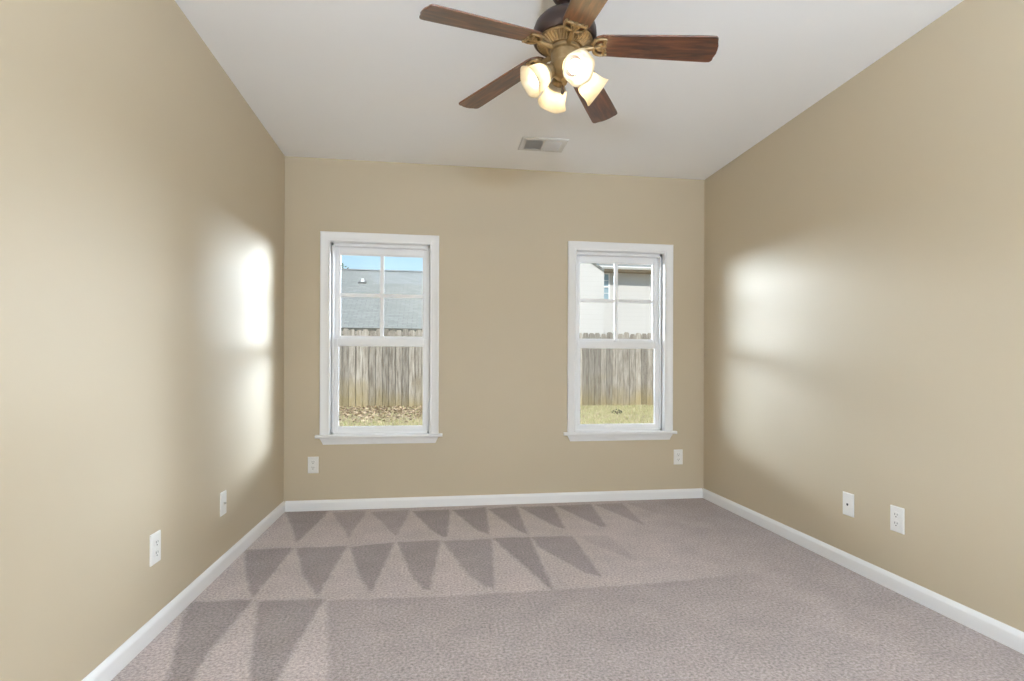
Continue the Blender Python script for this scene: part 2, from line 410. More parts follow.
# hall behind the doorway, a closed box added to keep the sun out
bm = bmesh.new(); hx0, hx1, hy = XL - WT, XR + WT, YF - 1.7
box(bm, hx0, hx1, hy - .1, hy, -.15, ZC + .2); box(bm, hx0 - .1, hx0, hy, YF - WT, -.15, ZC + .2); box(bm, hx1, hx1 + .1, hy, YF - WT, -.15, ZC + .2)
struct(obj('wall_hall', bm, M_wall), 'beige hall walls beyond the doorway behind the camera', 'wall')
bm = bmesh.new(); box(bm, hx0, hx1, hy, YF - WT, ZC, ZC + .2); struct(obj('ceiling_hall', bm, M_ceil), 'white hall ceiling behind the camera', 'ceiling')

# carpet: fine grid in view carries the vacuum-cleaner nap as a 0..1 attribute
# dark strokes of the pile, outlines on the floor in metres: (strength, [(x, y) ...])
NAP = [(1, [(-1.012, 3.881), (-0.729, 3.869), (-0.721, 3.779), (-0.769, 3.19), (-0.852, 3.447), (-0.933, 3.675)]), (0.7, [(-0.691, 3.826), (-0.465, 3.835), (-0.458, 3.782), (-0.489, 3.358), (-0.486, 3.224), (-0.556, 3.449)]), (0.7, [(-0.434, 3.805), (-0.171, 3.823), (-0.162, 3.782), (-0.217, 3.244), (-0.233, 3.265), (-0.305, 3.479)]), (1, [(-0.149, 3.793), (0.107, 3.8), (0.112, 3.759), (0.082, 3.204), (0.058, 3.188), (-0.016, 3.336)]), (1, [(0.127, 3.784), (0.371, 3.833), (0.33, 3.19), (0.313, 3.232), (0.268, 3.278)]), (1, [(0.38, 3.777), (0.592, 3.832), (0.561, 3.16), (0.532, 3.222), (0.486, 3.332)]), (1, [(0.605, 3.803), (0.853, 3.798), (0.809, 3.247), (0.76, 3.295)]), (0.9, [(0.875, 3.795), (1.142, 3.818), (1.078, 3.264), (1.04, 3.258)]), (0.8, [(1.16, 3.801), (1.379, 3.816), (1.33, 3.241)]), (0.7, [(1.408, 3.812), (1.636, 3.818), (1.6, 3.294)]), (0.6, [(1.67, 3.823), (2.029, 3.885), (1.814, 3.312)]), (1, [(-1.019, 3.106), (-0.766, 3.113), (-0.771, 2.457), (-0.816, 2.547), (-0.894, 2.746)]), (1, [(-0.749, 3.102), (-0.478, 3.099), (-0.499, 2.435), (-0.534, 2.509), (-0.623, 2.709)]), (1, [(-0.459, 3.08), (-0.218, 3.134), (-0.274, 2.446), (-0.344, 2.621)]), (0.9, [(-0.207, 3.132), (0.04, 3.135), (-0.015, 2.438), (-0.042, 2.442), (-0.102, 2.613)]), (0.8, [(0.051, 3.116), (0.337, 3.114), (0.274, 2.421), (0.234, 2.449), (0.161, 2.603)]), (1, [(0.345, 3.131), (0.563, 3.121), (0.533, 2.337), (0.515, 2.411), (0.37, 3.003)]), (0.9, [(0.569, 3.12), (0.817, 3.106), (0.797, 2.479), (0.735, 2.538), (0.584, 2.924)]), (0.35, [(0.831, 3.104), (1.032, 3.097), (1.053, 2.644), (0.959, 2.808)]), (1, [(-1.034, 2.453), (-0.766, 2.441), (-0.777, 2.007), (-0.755, 1.813), (-0.819, 1.795)]), (1, [(-0.74, 2.423), (-0.464, 2.405), (-0.486, 2.042), (-0.493, 1.75), (-0.566, 1.76)]), (0.62, [(-0.45, 2.393), (0.003, 2.362), (0.537, 2.363), (1.043, 2.374), (1.587, 2.435), (1.768, 1.385), (-0.312, 1.675)])]

def build_floor():
    y_split = 1.2; nx, ny = 258, 225
    gx = np.linspace(XL, XR, nx + 1); gy = np.linspace(y_split, YB, ny + 1)
    X, Y = np.meshgrid(gx, gy); P = np.stack([X.ravel(), Y.ravel()], 1)
    nap = np.zeros(len(P)); SUB = [(-.35, -.35), (.35, -.35), (.35, .35), (-.35, .35), (0, 0)]
    h = .012
    for wt, poly in NAP:
        # outlines wobble a little as brushed pile does
        acc = np.zeros(len(P))
        for dx, dy in SUB:
            px = P[:, 0] + dx * h + .002 * np.sin(P[:, 1] * 47); py = P[:, 1] + dy * h + .003 * np.sin(P[:, 0] * 39)
            ins = np.zeros(len(P), bool); j = len(poly) - 1
            for i in range(len(poly)):
                xi, yi = poly[i]; xj, yj = poly[j]
                c = ((yi > py) != (yj > py)) & (px < (xj - xi) * (py - yi) / ((yj - yi) or 1e-9) + xi)
                ins ^= c; j = i
            acc += ins
        nap = np.maximum(nap, wt * acc / len(SUB) * np.clip((2.2 - P[:, 0]) / .9, 0, 1))
    u_ = np.clip((P[:, 0] - 1.05) / .9, 0, 1); nap = np.maximum(nap, .62 * u_ * u_ * (3 - 2 * u_))      # darker towards the right wall
    verts = [(x, y, 0.0) for x, y in P]
    faces = [(r * (nx + 1) + c, r * (nx + 1) + c + 1, (r + 1) * (nx + 1) + c + 1, (r + 1) * (nx + 1) + c) for r in range(ny) for c in range(nx)]
    n0 = len(verts)
    verts += [(hx0, hy, 0), (hx1, hy, 0), (hx1, YF, 0), (hx0, YF, 0), (XL, YF, 0), (XR, YF, 0), (XR, y_split, 0), (XL, y_split, 0)]
    faces += [(n0, n0 + 1, n0 + 2, n0 + 3), (n0 + 4, n0 + 5, n0 + 6, n0 + 7)]
    nap = list(nap) + [.5] * 8
    # slab underside
    n1 = len(verts); verts += [(hx0, hy, -.15), (hx1, hy, -.15), (hx1, YB, -.15), (hx0, YB, -.15)]; faces.append((n1 + 3, n1 + 2, n1 + 1, n1)); nap += [0] * 4
    me = bpy.data.meshes.new('floor'); me.from_pydata(verts, [], faces); me.update()
    a = me.attributes.new('nap', 'FLOAT', 'POINT'); a.data.foreach_set('value', np.array(nap, dtype=np.float32))
    me.materials.append(M_carpet)
    o = bpy.data.objects.new('floor', me); COL.objects.link(o)
    return struct(o, 'taupe cut pile carpet with triangular vacuum marks', 'carpet')
build_floor()

# baseboards: one profile with an eased top edge, (out from wall, height)
BB = [(0, 0), (.0135, 0), (.0135, .050), (.0125, .056), (.009, .062), (.006, .068), (.003, .0717), (0, .0717)]
def baseboard(name, p0, p1, nrm, label):
    bm = bmesh.new(); p0, p1, nrm = Vector(p0), Vector(p1), Vector(nrm)
    prism(bm, [p0 + nrm * u + Vector((0, 0, v)) for u, v in BB], p1 - p0)
    struct(obj(name, bm, M_trim, smooth=40), label, 'baseboard')
baseboard('baseboard_back', (XL + .0135, YB, 0), (XR - .0135, YB, 0), (0, -1, 0), 'white baseboard below the two windows')
baseboard('baseboard_left', (XL, YF, 0), (XL, YB, 0), (1, 0, 0), 'white baseboard along the left wall')
baseboard('baseboard_right', (XR, YF, 0), (XR, YB, 0), (-1, 0, 0), 'white baseboard along the right wall')

# ------------------------------------------------------------------ windows
CW = 0.066                                          # casing width
CAS = [(0, 0), (0, .010), (.004, .013), (.010, .013), (.014, .010), (.040, .012), (.050, .016), (.058, .019), (.064, .019), (CW, .016), (CW, 0)]
def window(i, x0, x1, zs, zt, label):
    r = bpy.data.objects.new('window_%d' % i, None); COL.objects.link(r)
    r.location = ((x0 + x1) / 2, YB, zs); struct(r, label, 'window')
    hw = (x1 - x0) / 2; h = zt - zs
    # casing, mitred round left, head and right
    bm = bmesh.new(); rows = []
    for u, v in CAS:
        rows.append([bm.verts.new(p) for p in ((-hw - u, -v, 0), (-hw - u, -v, h + u), (hw + u, -v, h + u), (hw + u, -v, 0))])
    for A, B in zip(rows, rows[1:]):
        for k in range(3): bm.faces.new((A[k], A[k + 1], B[k + 1], B[k]))
    for k in (0, 3): bm.faces.new([R[k] for R in rows])
    obj('casing', bm, M_trim, r, smooth=35)
    # jamb lining of the opening
    bm = bmesh.new(); d = WT + .02; t = .012
    box(bm, -hw - t, -hw, -.001, d, -.028, h + t); box(bm, hw, hw + t, -.001, d, -.028, h + t); box(bm, -hw, hw, -.001, d, h, h + t)
    box(bm, -hw, hw, .03, d + .02, -.028, -.004)
    obj('jamb', bm, M_trim, r)
    # stool and apron
    bm = bmesh.new(); so_ = .034
    prism(bm, [(-hw - CW - .028, y, z) for y, z in ((.0, -.022), (-so_ + .004, -.022), (-so_, -.018), (-so_, -.006), (-so_ + .005, 0), (.0, 0))], (2 * (hw + CW + .028), 0, 0))
    box(bm, -hw, hw, 0, .045, -.022, 0)
    obj('stool', bm, M_trim, r, smooth=35)
    bm = bmesh.new(); ap = [(0, -.022), (-.017, -.022), (-.017, -.030), (-.012, -.044), (-.009, -.056), (-.008, -.068), (0, -.068)]
    n = len(ap); A = [bm.verts.new((-hw - CW + .0 - (z + .068) * 0 + (0.022 * ((-.022 - z) / .046)), y, z)) for y, z in ap]
    B = [bm.verts.new((hw + CW - (0.022 * ((-.022 - z) / .046)), y, z)) for y, z in ap]
    bm.faces.new(A); bm.faces.new(B[::-1])
    for k in range(n): bm.faces.new((A[k], A[(k + 1) % n], B[(k + 1) % n], B[k]))
    obj('apron', bm, M_trim, r, smooth=35)
    # vinyl frame: narrow stops against the jambs, with the tracks behind
    bm = bmesh.new(); y0 = .040; st = .016
    for s in (-1, 1):
        xa, xb = sorted((s * hw, s * (hw - st)))
        box(bm, xa, xb, y0, y0 + .012, 0, h); box(bm, xa, xb, y0 + .047, y0 + .053, 0, h); box(bm, xa, xb, y0 + .090, y0 + .100, 0, h)
        xa, xb = sorted((s * hw, s * (hw - .004))); box(bm, xa, xb, y0, y0 + .1, 0, h)
    box(bm, -hw, hw, y0, y0 + .100, h - .018, h); box(bm, -hw, hw, y0, y0 + .100, 0, .012)
    obj('window_frame', bm, M_vinyl, r)
    def sash(name, yc, z0, z1, gl, gr, gb, gt, grid):
        """a sash between z0..z1 whose glass is gl..gr x gb..gt, centred at depth yc"""
        q = .016; xs = hw - .006
        bm = bmesh.new()
        box(bm, -xs, gl, yc - q, yc + q, z0, z1); box(bm, gr, xs, yc - q, yc + q, z0, z1)
        box(bm, gl, gr, yc - q, yc + q, gt, z1); box(bm, gl, gr, yc - q, yc + q, z0, gb)
        s = obj(name, bm, M_vinyl, r, bevel=.002)
        # glazing bead
        bm = bmesh.new(); e = .007
        for a in ((gl, gl + e, gb, gt), (gr - e, gr, gb, gt), (gl + e, gr - e, gb, gb + e), (gl + e, gr - e, gt - e, gt)): box(bm, a[0], a[1], yc - .011, yc + .008, a[2], a[3])
        obj('glazing_bead', bm, M_vinyl, s)
        if grid:
            bm = bmesh.new(); m_ = .0128; cz = (gb + gt) / 2 + .003; cx = (gl + gr) / 2
            box(bm, cx - m_, cx + m_, yc - .007, yc + .007, gb, gt); box(bm, gl, cx - m_, yc - .007, yc + .007, cz - m_, cz + m_); box(bm, cx + m_, gr, yc - .007, yc + .007, cz - m_, cz + m_)
            obj('muntins', bm, M_vinyl, s)
        bm = bmesh.new(); box(bm, gl, gr, yc - .0015, yc + .0015, gb, gt); obj('glass_pane', bm, M_glass, s)
        return s
    g = .046
    zm = 1.188 - zs
    sash('lower_sash', y0 + .0295, .012, zm + .012, -hw + g - .004, hw - g + .004, .043, zm - .032, False)
    sash('upper_sash', y0 + .071, zm - .018, h - .018, -hw + g, hw - g, zm + .029, h - .062, True)
    # sash lock on the meeting rail
    bm = bmesh.new(); box(bm, -.028, .028, y0 + .016, y0 + .044, zm + .012, zm + .020); box(bm, -.004, .030, y0 + .018, y0 + .030, zm + .020, zm + .028)
    obj('sash_lock', bm, M_vinyl, r, bevel=.002)
    return r
window(1, *WIN[0], 'white double hung window showing a grey roof and sky')
window(2, *WIN[1], 'white double hung window showing a white house')

# ------------------------------------------------------------------ wall plates (built facing -y, back on y = 0)
def rounded(bm, cx, cz, w_, h_, rad, y0, y1, n=6, sq=0.0):
    pts = []
    for sx, sz, a0 in ((1, 1, 0), (-1, 1, PI / 2), (-1, -1, PI), (1, -1, 1.5 * PI)):
        for k in range(n + 1):
            a = a0 + PI / 2 * k / n
            pts.append((cx + sx * (w_ / 2 - rad) + rad * math.cos(a), y0, cz + sz * (h_ / 2 - rad) + rad * math.sin(a)))
    return prism(bm, pts, (0, y1 - y0, 0))

def plate(root, W=.0715, H=.1145):
    bm = bmesh.new(); t = .0062
    a = [(-W / 2, 0, -H / 2), (W / 2, 0, -H / 2), (W / 2, 0, H / 2), (-W / 2, 0, H / 2)]
    L0 = [bm.verts.new(p) for p in a]; L1 = [bm.verts.new((x, -.0035, z)) for x, y, z in a]
    L2 = [bm.verts.new((x * .90, -t, z * .94)) for x, y, z in a]
    bm.faces.new(L0)
    for A, B in ((L0, L1), (L1, L2)):
        for k in range(4): bm.faces.new((A[k], A[(k + 1) % 4], B[(k + 1) % 4], B[k]))
    bm.faces.new(L2)
    return obj('cover_plate', bm, M_plate, root, smooth=20)

def screw(root, z):
    bm = bmesh.new(); lathe(bm, [(0, 0), (.0032, 0), (.0032, .0012), (.002, .0020), (0, .0020)], 16, Matrix.Translation((0, -.0060, z)) @ Matrix.Rotation(PI / 2, 4, 'X'))
    obj('screw', bm, M_plate, root)

def duplex(name, label, loc, rotz):
    r = thing(name, label, 'outlet', loc, rotz, 'wall plates around the room')
    plate(r)
    for cz in (.0195, -.0195):
        bm = bmesh.new(); rounded(bm, 0, cz, .0345, .0285, .0125, -.0085, -.005)
        f = obj('receptacle', bm, M_plate, r, smooth=40)
        bm = bmesh.new()
        box(bm, -.0075, -.0052, -.0090, -.0080, cz - .001, cz + .008); box(bm, .0052, .0075, -.0090, -.0080, cz + .000, cz + .0075)
        lathe(bm, [(0, 0), (.0027, 0), (.0027, .001), (0, .001)], 12, Matrix.Translation((0, -.0080, cz - .0075)) @ Matrix.Rotation(PI / 2, 4, 'X'))
        obj('slots', bm, M_slot, f)
    screw(r, 0)
    return r

def jack(name, label, loc, rotz, coax):
    r = thing(name, label, 'wall plate', loc, rotz, 'wall plates around the room')
    plate(r)
    for z in (.042, -.042): screw(r, z)
    if coax:
        bm = bmesh.new(); R = Matrix.Translation((0, -.006, 0)) @ Matrix.Rotation(PI / 2, 4, 'X')
        lathe(bm, [(0, 0), (.0062, 0), (.0062, .0022), (.0045, .0022), (.0045, .010), (.0034, .010), (.0034, .004), (0, .004)], 12, R)
        obj('coax_connector', bm, M_steel, r, smooth=30)
    else:
        bm = bmesh.new(); rounded(bm, 0, 0, .0195, .0205, .002, -.0072, -.005); f = obj('jack_insert', bm, M_plate, r)
        bm = bmesh.new(); box(bm, -.0058, .0058, -.0079, -.0070, -.0048, .0048); box(bm, -.0028, .0028, -.0079, -.0070, -.0072, -.0048); obj('socket_opening', bm, M_slot, f)
    return r
duplex('electrical_outlet', 'white duplex outlet on the left wall, nearest the camera', (XL, 2.168, .3235), PI / 2)
jack('cable_outlet', 'white coax plate on the left wall near the back corner', (XL, 2.818, .327), PI / 2, True)
duplex('electrical_outlet', 'white duplex outlet on the back wall below the left window', (-.8305, YB, .317), 0)
duplex('electrical_outlet', 'white duplex outlet on the back wall right of the right window', (1.8545, YB, .3175), 0)
jack('phone_outlet', 'white phone jack plate with dark socket on the right wall', (XR, 2.428, .3185), -PI / 2, False)
duplex('electrical_outlet', 'white duplex outlet on the right wall beside the phone plate', (XR, 2.140, .3235), -PI / 2)

# ------------------------------------------------------------------ ceiling register
def vent():
    x0, x1, y0, y1 = .545, .845, 3.335, 3.540
    r = thing('ceiling_vent', 'white two bank air register in the ceiling behind the fan', 'vent', ((x0 + x1) / 2, (y0 + y1) / 2, ZC))
    hx, hy_ = (x1 - x0) / 2, (y1 - y0) / 2; ox, oy = hx - .034, hy_ - .034
    bm = bmesh.new()
    a = [(-1, -1), (1, -1), (1, 1), (-1, 1)]
    rings = [[(sx * hx, sy * hy_, 0) for sx, sy in a], [(sx * hx, sy * hy_, -.003) for sx, sy in a], [(sx * (hx - .008), sy * (hy_ - .008), -.007) for sx, sy in a],
             [(sx * ox, sy * oy, -.007) for sx, sy in a], [(sx * ox, sy * oy, -.0005) for sx, sy in a]]
    R = [[bm.verts.new(p) for p in q] for q in rings]
    for A, B in zip(R, R[1:]):
        for k in range(4): bm.faces.new((A[k], A[(k + 1) % 4], B[(k + 1) % 4], B[k]))
    obj('frame', bm, M_ventw, r)
    bm = bmesh.new(); box(bm, -ox, ox, -oy, oy, -.0012, -.0004); obj('duct_opening', bm, M_ventd, r)
    bm = bmesh.new(); box(bm, -.006, .006, -oy, oy, -.0075, -.001); obj('centre_bar', bm, M_ventw, r)
    for sgn, ang in ((-1, 22), (1, -42)):
        bm = bmesh.new(); n = 9
        for k in range(n):
            y = -oy + (k + .5) * 2 * oy / n
            xa, xb = sorted((sgn * .006, sgn * ox))
            box(bm, xa, xb, -.0075, .0075, -.0005, .0005, Matrix.Translation((0, y, -.006)) @ Matrix.Rotation(math.radians(ang), 4, 'X'))
        obj('louvres', bm, M_ventw, r)
vent()

# ------------------------------------------------------------------ ceiling fan
def ceiling_fan():
    FX, FY = .4752, 1.9466
    r = thing('ceiling_fan', 'five blade walnut and bronze ceiling fan with four lit shades', 'ceiling fan', (FX, FY, ZC))
    z = lambda a: a - ZC
    bm = bmesh.new(); lathe(bm, [(0, 0), (.062, 0), (.064, -.010), (.062, -.040), (.052, -.070), (.038, -.092), (.022, -.104), (0, -.106)], 48)
    obj('canopy', bm, M_bronze, r, smooth=40)
    bm = bmesh.new(); lathe(bm, [(0, z(2.375)), (.016, z(2.375)), (.016, z(2.33)), (.026, z(2.322)), (.026, z(2.300)), (0, z(2.300))], 32)
    obj('downrod', bm, M_bronze, r, smooth=40)
    bm = bmesh.new(); lathe(bm, [(0, z(2.312)), (.040, z(2.311)), (.062, z(2.306)), (.090, z(2.292)), (.108, z(2.272)), (.116, z(2.250)), (.118, z(2.230)), (.117, z(2.212)), (.112, z(2.206)), (.105, z(2.206)), (.098, z(2.212)), (0, z(2.212))], 64)
    obj('motor_housing', bm, M_bronze, r, smooth=40)
    # fluted brass dish under the motor
    bm = bmesh.new(); seg = 180
    def wav(i, a): return 1.0
    prof = [(.103, z(2.2115)), (.104, z(2.205)), (.100, z(2.201)), (.096, z(2.199)), (.070, z(2.184)), (.066, z(2.182)), (.060, z(2.184)), (0, z(2.186))]
    vs = lathe(bm, prof, seg)
    for i in (3, 4):
        for k in range(seg):
            v = vs[i * seg + k]
            v.co.z += (.004 if (k // 2) % 2 else 0.0)
    obj('fluted_plate', bm, M_brass, r, smooth=30)
    bm = bmesh.new(); lathe(bm, [(0, z(2.187)), (.056, z(2.186)), (.059, z(2.178)), (.058, z(2.170)), (.050, z(2.166)), (.050, z(2.128)), (.056, z(2.124)), (.057, z(2.114)), (.052, z(2.108)), (.046, z(2.092)), (.032, z(2.076)), (.014, z(2.068)), (.010, z(2.058)), (.006, z(2.050)), (0, z(2.048))], 48)
    obj('switch_housing', bm, M_brass, r, smooth=40)
    # ---- one blade with its bracket, then four copies turned about the axis
    PHI, DROOP, PITCH = -.2825, .0916, math.radians(11)
    base = Matrix.Translation((.14, 0, z(2.1858))) @ Matrix.Rotation(math.atan(DROOP), 4, 'Y') @ Matrix.Rotation(-PITCH, 4, 'X')
    def half(x):                                    # half width of the blade, x from bracket
        return .049 + .011 * min(1, max(0, x / .36))
    L_ = .412; x_in = -.036
    pts = []
    for k in range(7):                              # rounded root
        a = PI / 2 + PI * k / 6
        pts.append((x_in + .042 + .042 * math.cos(a), .049 * math.sin(a)))
    out = [(.10, None), (.20, None), (.30, None), (.385, None)]
    lower = [(x, -half(x)) for x, _ in out]
    tip = [(.398, -.0585), (.405, -.050), (.4065, -.036), (L_, -.018), (L_ + .001, 0), (L_, .018), (.4065, .036), (.405, .050), (.398, .0585)]
    upper = [(x, half(x)) for x, _ in out][::-1]
    outline = pts + lower + tip + upper
    bm = bmesh.new(); prism(bm, [(x, y, 0) for x, y in outline], (0, 0, .0065))
    for v in bm.verts: v.co = base @ v.co
    b0 = obj('fan_blade', bm, M_wood, r, bevel=.0015)
    # bracket: arm from the flywheel, forked plate with scrolls under the blade root
    bm = bmesh.new()
    inv = base.inverted()
    arm0 = inv @ Vector((.052, 0, z(2.178))); arm1 = inv @ Vector((.085, 0, z(2.176)))
    tube(bm, bez(arm0, arm1, (-.045, 0, -.012), (-.021, 0, -.006), 10), [.010] * 4 + [.009] * 4 + [.008] * 3, 10)
    for s in (-1, 1):
        tube(bm, bez((.002, s * .004, -.004), (.0, s * .030, -.004), (.010, s * .052, -.004), (.050, s * .044, -.004), 10), [.007, .0075, .0075, .0075, .0075, .007, .007, .006, .006, .005, .004], 8)
        tube(bm, bez((.050, s * .044, -.004), (.024, s * .040, -.004), (.056, s * .014, -.004), (.036, s * .005, -.004), 8), .0055, 8)
        tube(bm, bez((.012, s * .004, -.004), (.024, s * .022, -.004), (.040, s * .020, -.004), (.030, s * .004, -.004), 8), .0055, 8)
        lathe(bm, [(0, -.0035), (.005, -.0025), (.0055, 0), (0, 0)], 12, Matrix.Translation((.046, s * .026, -.001)))
    tube(bm, [(.0, 0, -.004), (.046, 0, -.004)], [.008, .005], 8)
    lathe(bm, [(0, -.0035), (.005, -.0025), (.0055, 0), (0, 0)], 12, Matrix.Translation((.046, 0, -.001)))
    for v in bm.verts:
        if v.co.x > -.02: v.co.x -= .030; v.co.y *= .84
        v.co = base @ v.co
    k0 = obj('blade_bracket', bm, M_brass, b0, smooth=50)
    b0.rotation_euler = (0, .022, PHI)
    for k in range(1, 5):
        b = b0.copy(); COL.objects.link(b); b.parent = r; b.rotation_euler = (0, 0, PHI + k * 2 * PI / 5)
        q = k0.copy(); COL.objects.link(q); q.parent = b
    # ---- light kit
    TILT = math.radians(56); A0 = math.radians(-74) - YAW
    # shade frame: local -z is the way the shade opens
    neck = Vector((.056, 0, z(2.094)))
    fr = Matrix.Translation(neck) @ Matrix.Rotation(-TILT, 4, 'Y')
    bm = bmesh.new()
    tube(bm, bez((.040, 0, z(2.118)), (.058, 0, z(2.134)), tuple(fr @ Vector((0, 0, .045))), tuple(fr @ Vector((0, 0, .012))), 12), .0075, 12)
    lathe(bm, [(0, .016), (.010, .015), (.021, .008), (.026, -.002), (.026, -.014), (.022, -.014), (.022, -.006), (0, -.004)], 32, fr)
    a0 = obj('lamp_arm', bm, M_brass, r, smooth=40)
    prof_o = [(.0235, -.004), (.0250, -.012), (.0335, -.024), (.0415, -.038), (.0450, -.052), (.0465, -.066), (.0495, -.079), (.0545, -.090), (.0580, -.096)]
    prof_i = [(r_ - .0028, z_ - .0006) for r_, z_ in prof_o][::-1]
    prof = prof_o + [(.0568, -.0975)] + prof_i
    def scal(i, a):
        t_ = prof[i][1]; f_ = max(0, (-t_ - .06) / .038)
        return 1 + .035 * f_ * math.cos(6 * a)
    bm = bmesh.new(); lathe(bm, prof, 72, fr, scal)
    s0 = obj('lamp_shade', bm, M_shade, r, smooth=50)
    bm = bmesh.new(); lathe(bm, [(0, -.006), (.012, -.006), (.0125, -.024), (.015, -.030), (.021, -.040), (.0245, -.052), (.0235, -.063), (.017, -.073), (.008, -.0775), (0, -.0785)], 32, fr)
    l0 = obj('light_bulb', bm, M_bulb, s0, smooth=50)
    bm = bmesh.new(); lathe(bm, [(.0125, -.008), (.0315, -.0225), (.0345, -.030), (.0335, -.0305), (.0295, -.0235), (.0125, -.010)], 32, fr)
    c0 = obj('shade_holder', bm, M_bronze, s0, smooth=40)
    a0.rotation_euler = s0.rotation_euler = (0, 0, A0)
    for k in range(1, 4):
        rz = (0, 0, A0 + k * PI / 2)
        a = a0.copy(); COL.objects.link(a); a.parent = r; a.rotation_euler = rz
        s_ = s0.copy(); COL.objects.link(s_); s_.parent = r; s_.rotation_euler = rz
        l_ = l0.copy(); COL.objects.link(l_); l_.parent = s_
        c_ = c0.copy(); COL.objects.link(c_); c_.parent = s_
    # ---- pull chain with a fob
    bm = bmesh.new(); cx, cy = -.020, -.050
    for k in range(26):
        bmesh.ops.create_icosphere(bm, subdivisions=1, radius=.0016, matrix=Matrix.Translation((cx, cy, z(2.110) - k * .0034)))
    c = obj('pull_chain', bm, M_brass, r)
    bm = bmesh.new(); lathe(bm, [(0, 0), (.002, -.001), (.0035, -.008), (.0055, -.020), (.006, -.027), (.004, -.033), (0, -.035)], 16, Matrix.Translation((cx, cy, z(2.110) - 26 * .0034)))
    obj('fob', bm, M_bronze, c, smooth=50)
ceiling_fan()

# ------------------------------------------------------------------ outdoors
GZ = .05
bm = bmesh.new()
v = [bm.verts.new(p) for p in ((-60, YB + WT + .02, -.12), (60, YB + WT + .02, -.12), (60, 6.0, GZ), (-60, 6.0, GZ), (60, 90, GZ), (-60, 90, GZ), (-60, -60, -.16), (60, -60, -.16))]
bm.faces.new((v[0], v[1], v[2], v[3])); bm.faces.new((v[3], v[2], v[4], v[5])); bm.faces.new((v[6], v[7], v[1], v[0]))
struct(obj('ground', bm, M_soil), 'bare dry yard ground outside the windows', 'ground')

def scatter(name, n, xr, yr, size, mat, label, cat, blade, z=GZ, dens=None):
    verts, faces, tone = [], [], []
    for _ in range(n):
        x = random.uniform(*xr); y = random.uniform(*yr); a = random.uniform(0, 2 * PI); t = random.random(); s = random.uniform(*size)
        if dens and random.random() > dens(x, y): continue
        c, q = math.cos(a), math.sin(a); k = len(verts)
        if blade:
            wd = .006 * random.uniform(.7, 1.4); lx, ly = random.uniform(-.6, .6) * s, random.uniform(-.6, .6) * s
            verts += [(x - c * wd, y - q * wd, z), (x + c * wd, y + q * wd, z), (x + lx, y + ly, z + s)]; faces.append((k, k + 1, k + 2)); tone += [t] * 3
        else:
            h = random.uniform(.004, .03)
            verts += [(x - c * s, y - q * s, z + h), (x + q * s * .5, y - c * s * .5, z + h + random.uniform(-.01, .03)), (x + c * s, y + q * s, z + h + random.uniform(-.004, .02)), (x - q * s * .5, y + c * s * .5, z + h + random.uniform(-.01, .03))]
            faces += [(k, k + 1, k + 2), (k, k + 2, k + 3)]; tone += [t] * 4
    me = bpy.data.meshes.new(name); me.from_pydata(verts, [], faces); me.update()
    a = me.attributes.new('tone', 'FLOAT', 'POINT'); a.data.foreach_set('value', np.array(tone, dtype=np.float32)); me.materials.append(mat)
    o = bpy.data.objects.new(name, me); COL.objects.link(o)
    return tag(o, label, cat, kind='stuff')
scatter('lawn_grass', 42000, (-3.6, 6.8), (7.6, 12.9), (.02, .065), M_grass, 'dry yellow green grass in the yard outside the windows', 'grass', True, dens=lambda x, y: .35 if (x < 2 and y > 9.6) else 1)
scatter('leaf_litter', 5200, (-3.6, 2.2), (9.2, 12.95), (.02, .05), M_litter, 'brown fallen leaves on the ground below the fence', 'leaves', False, dens=lambda x, y: min(1, .15 + (y - 9.2) / 2.5))

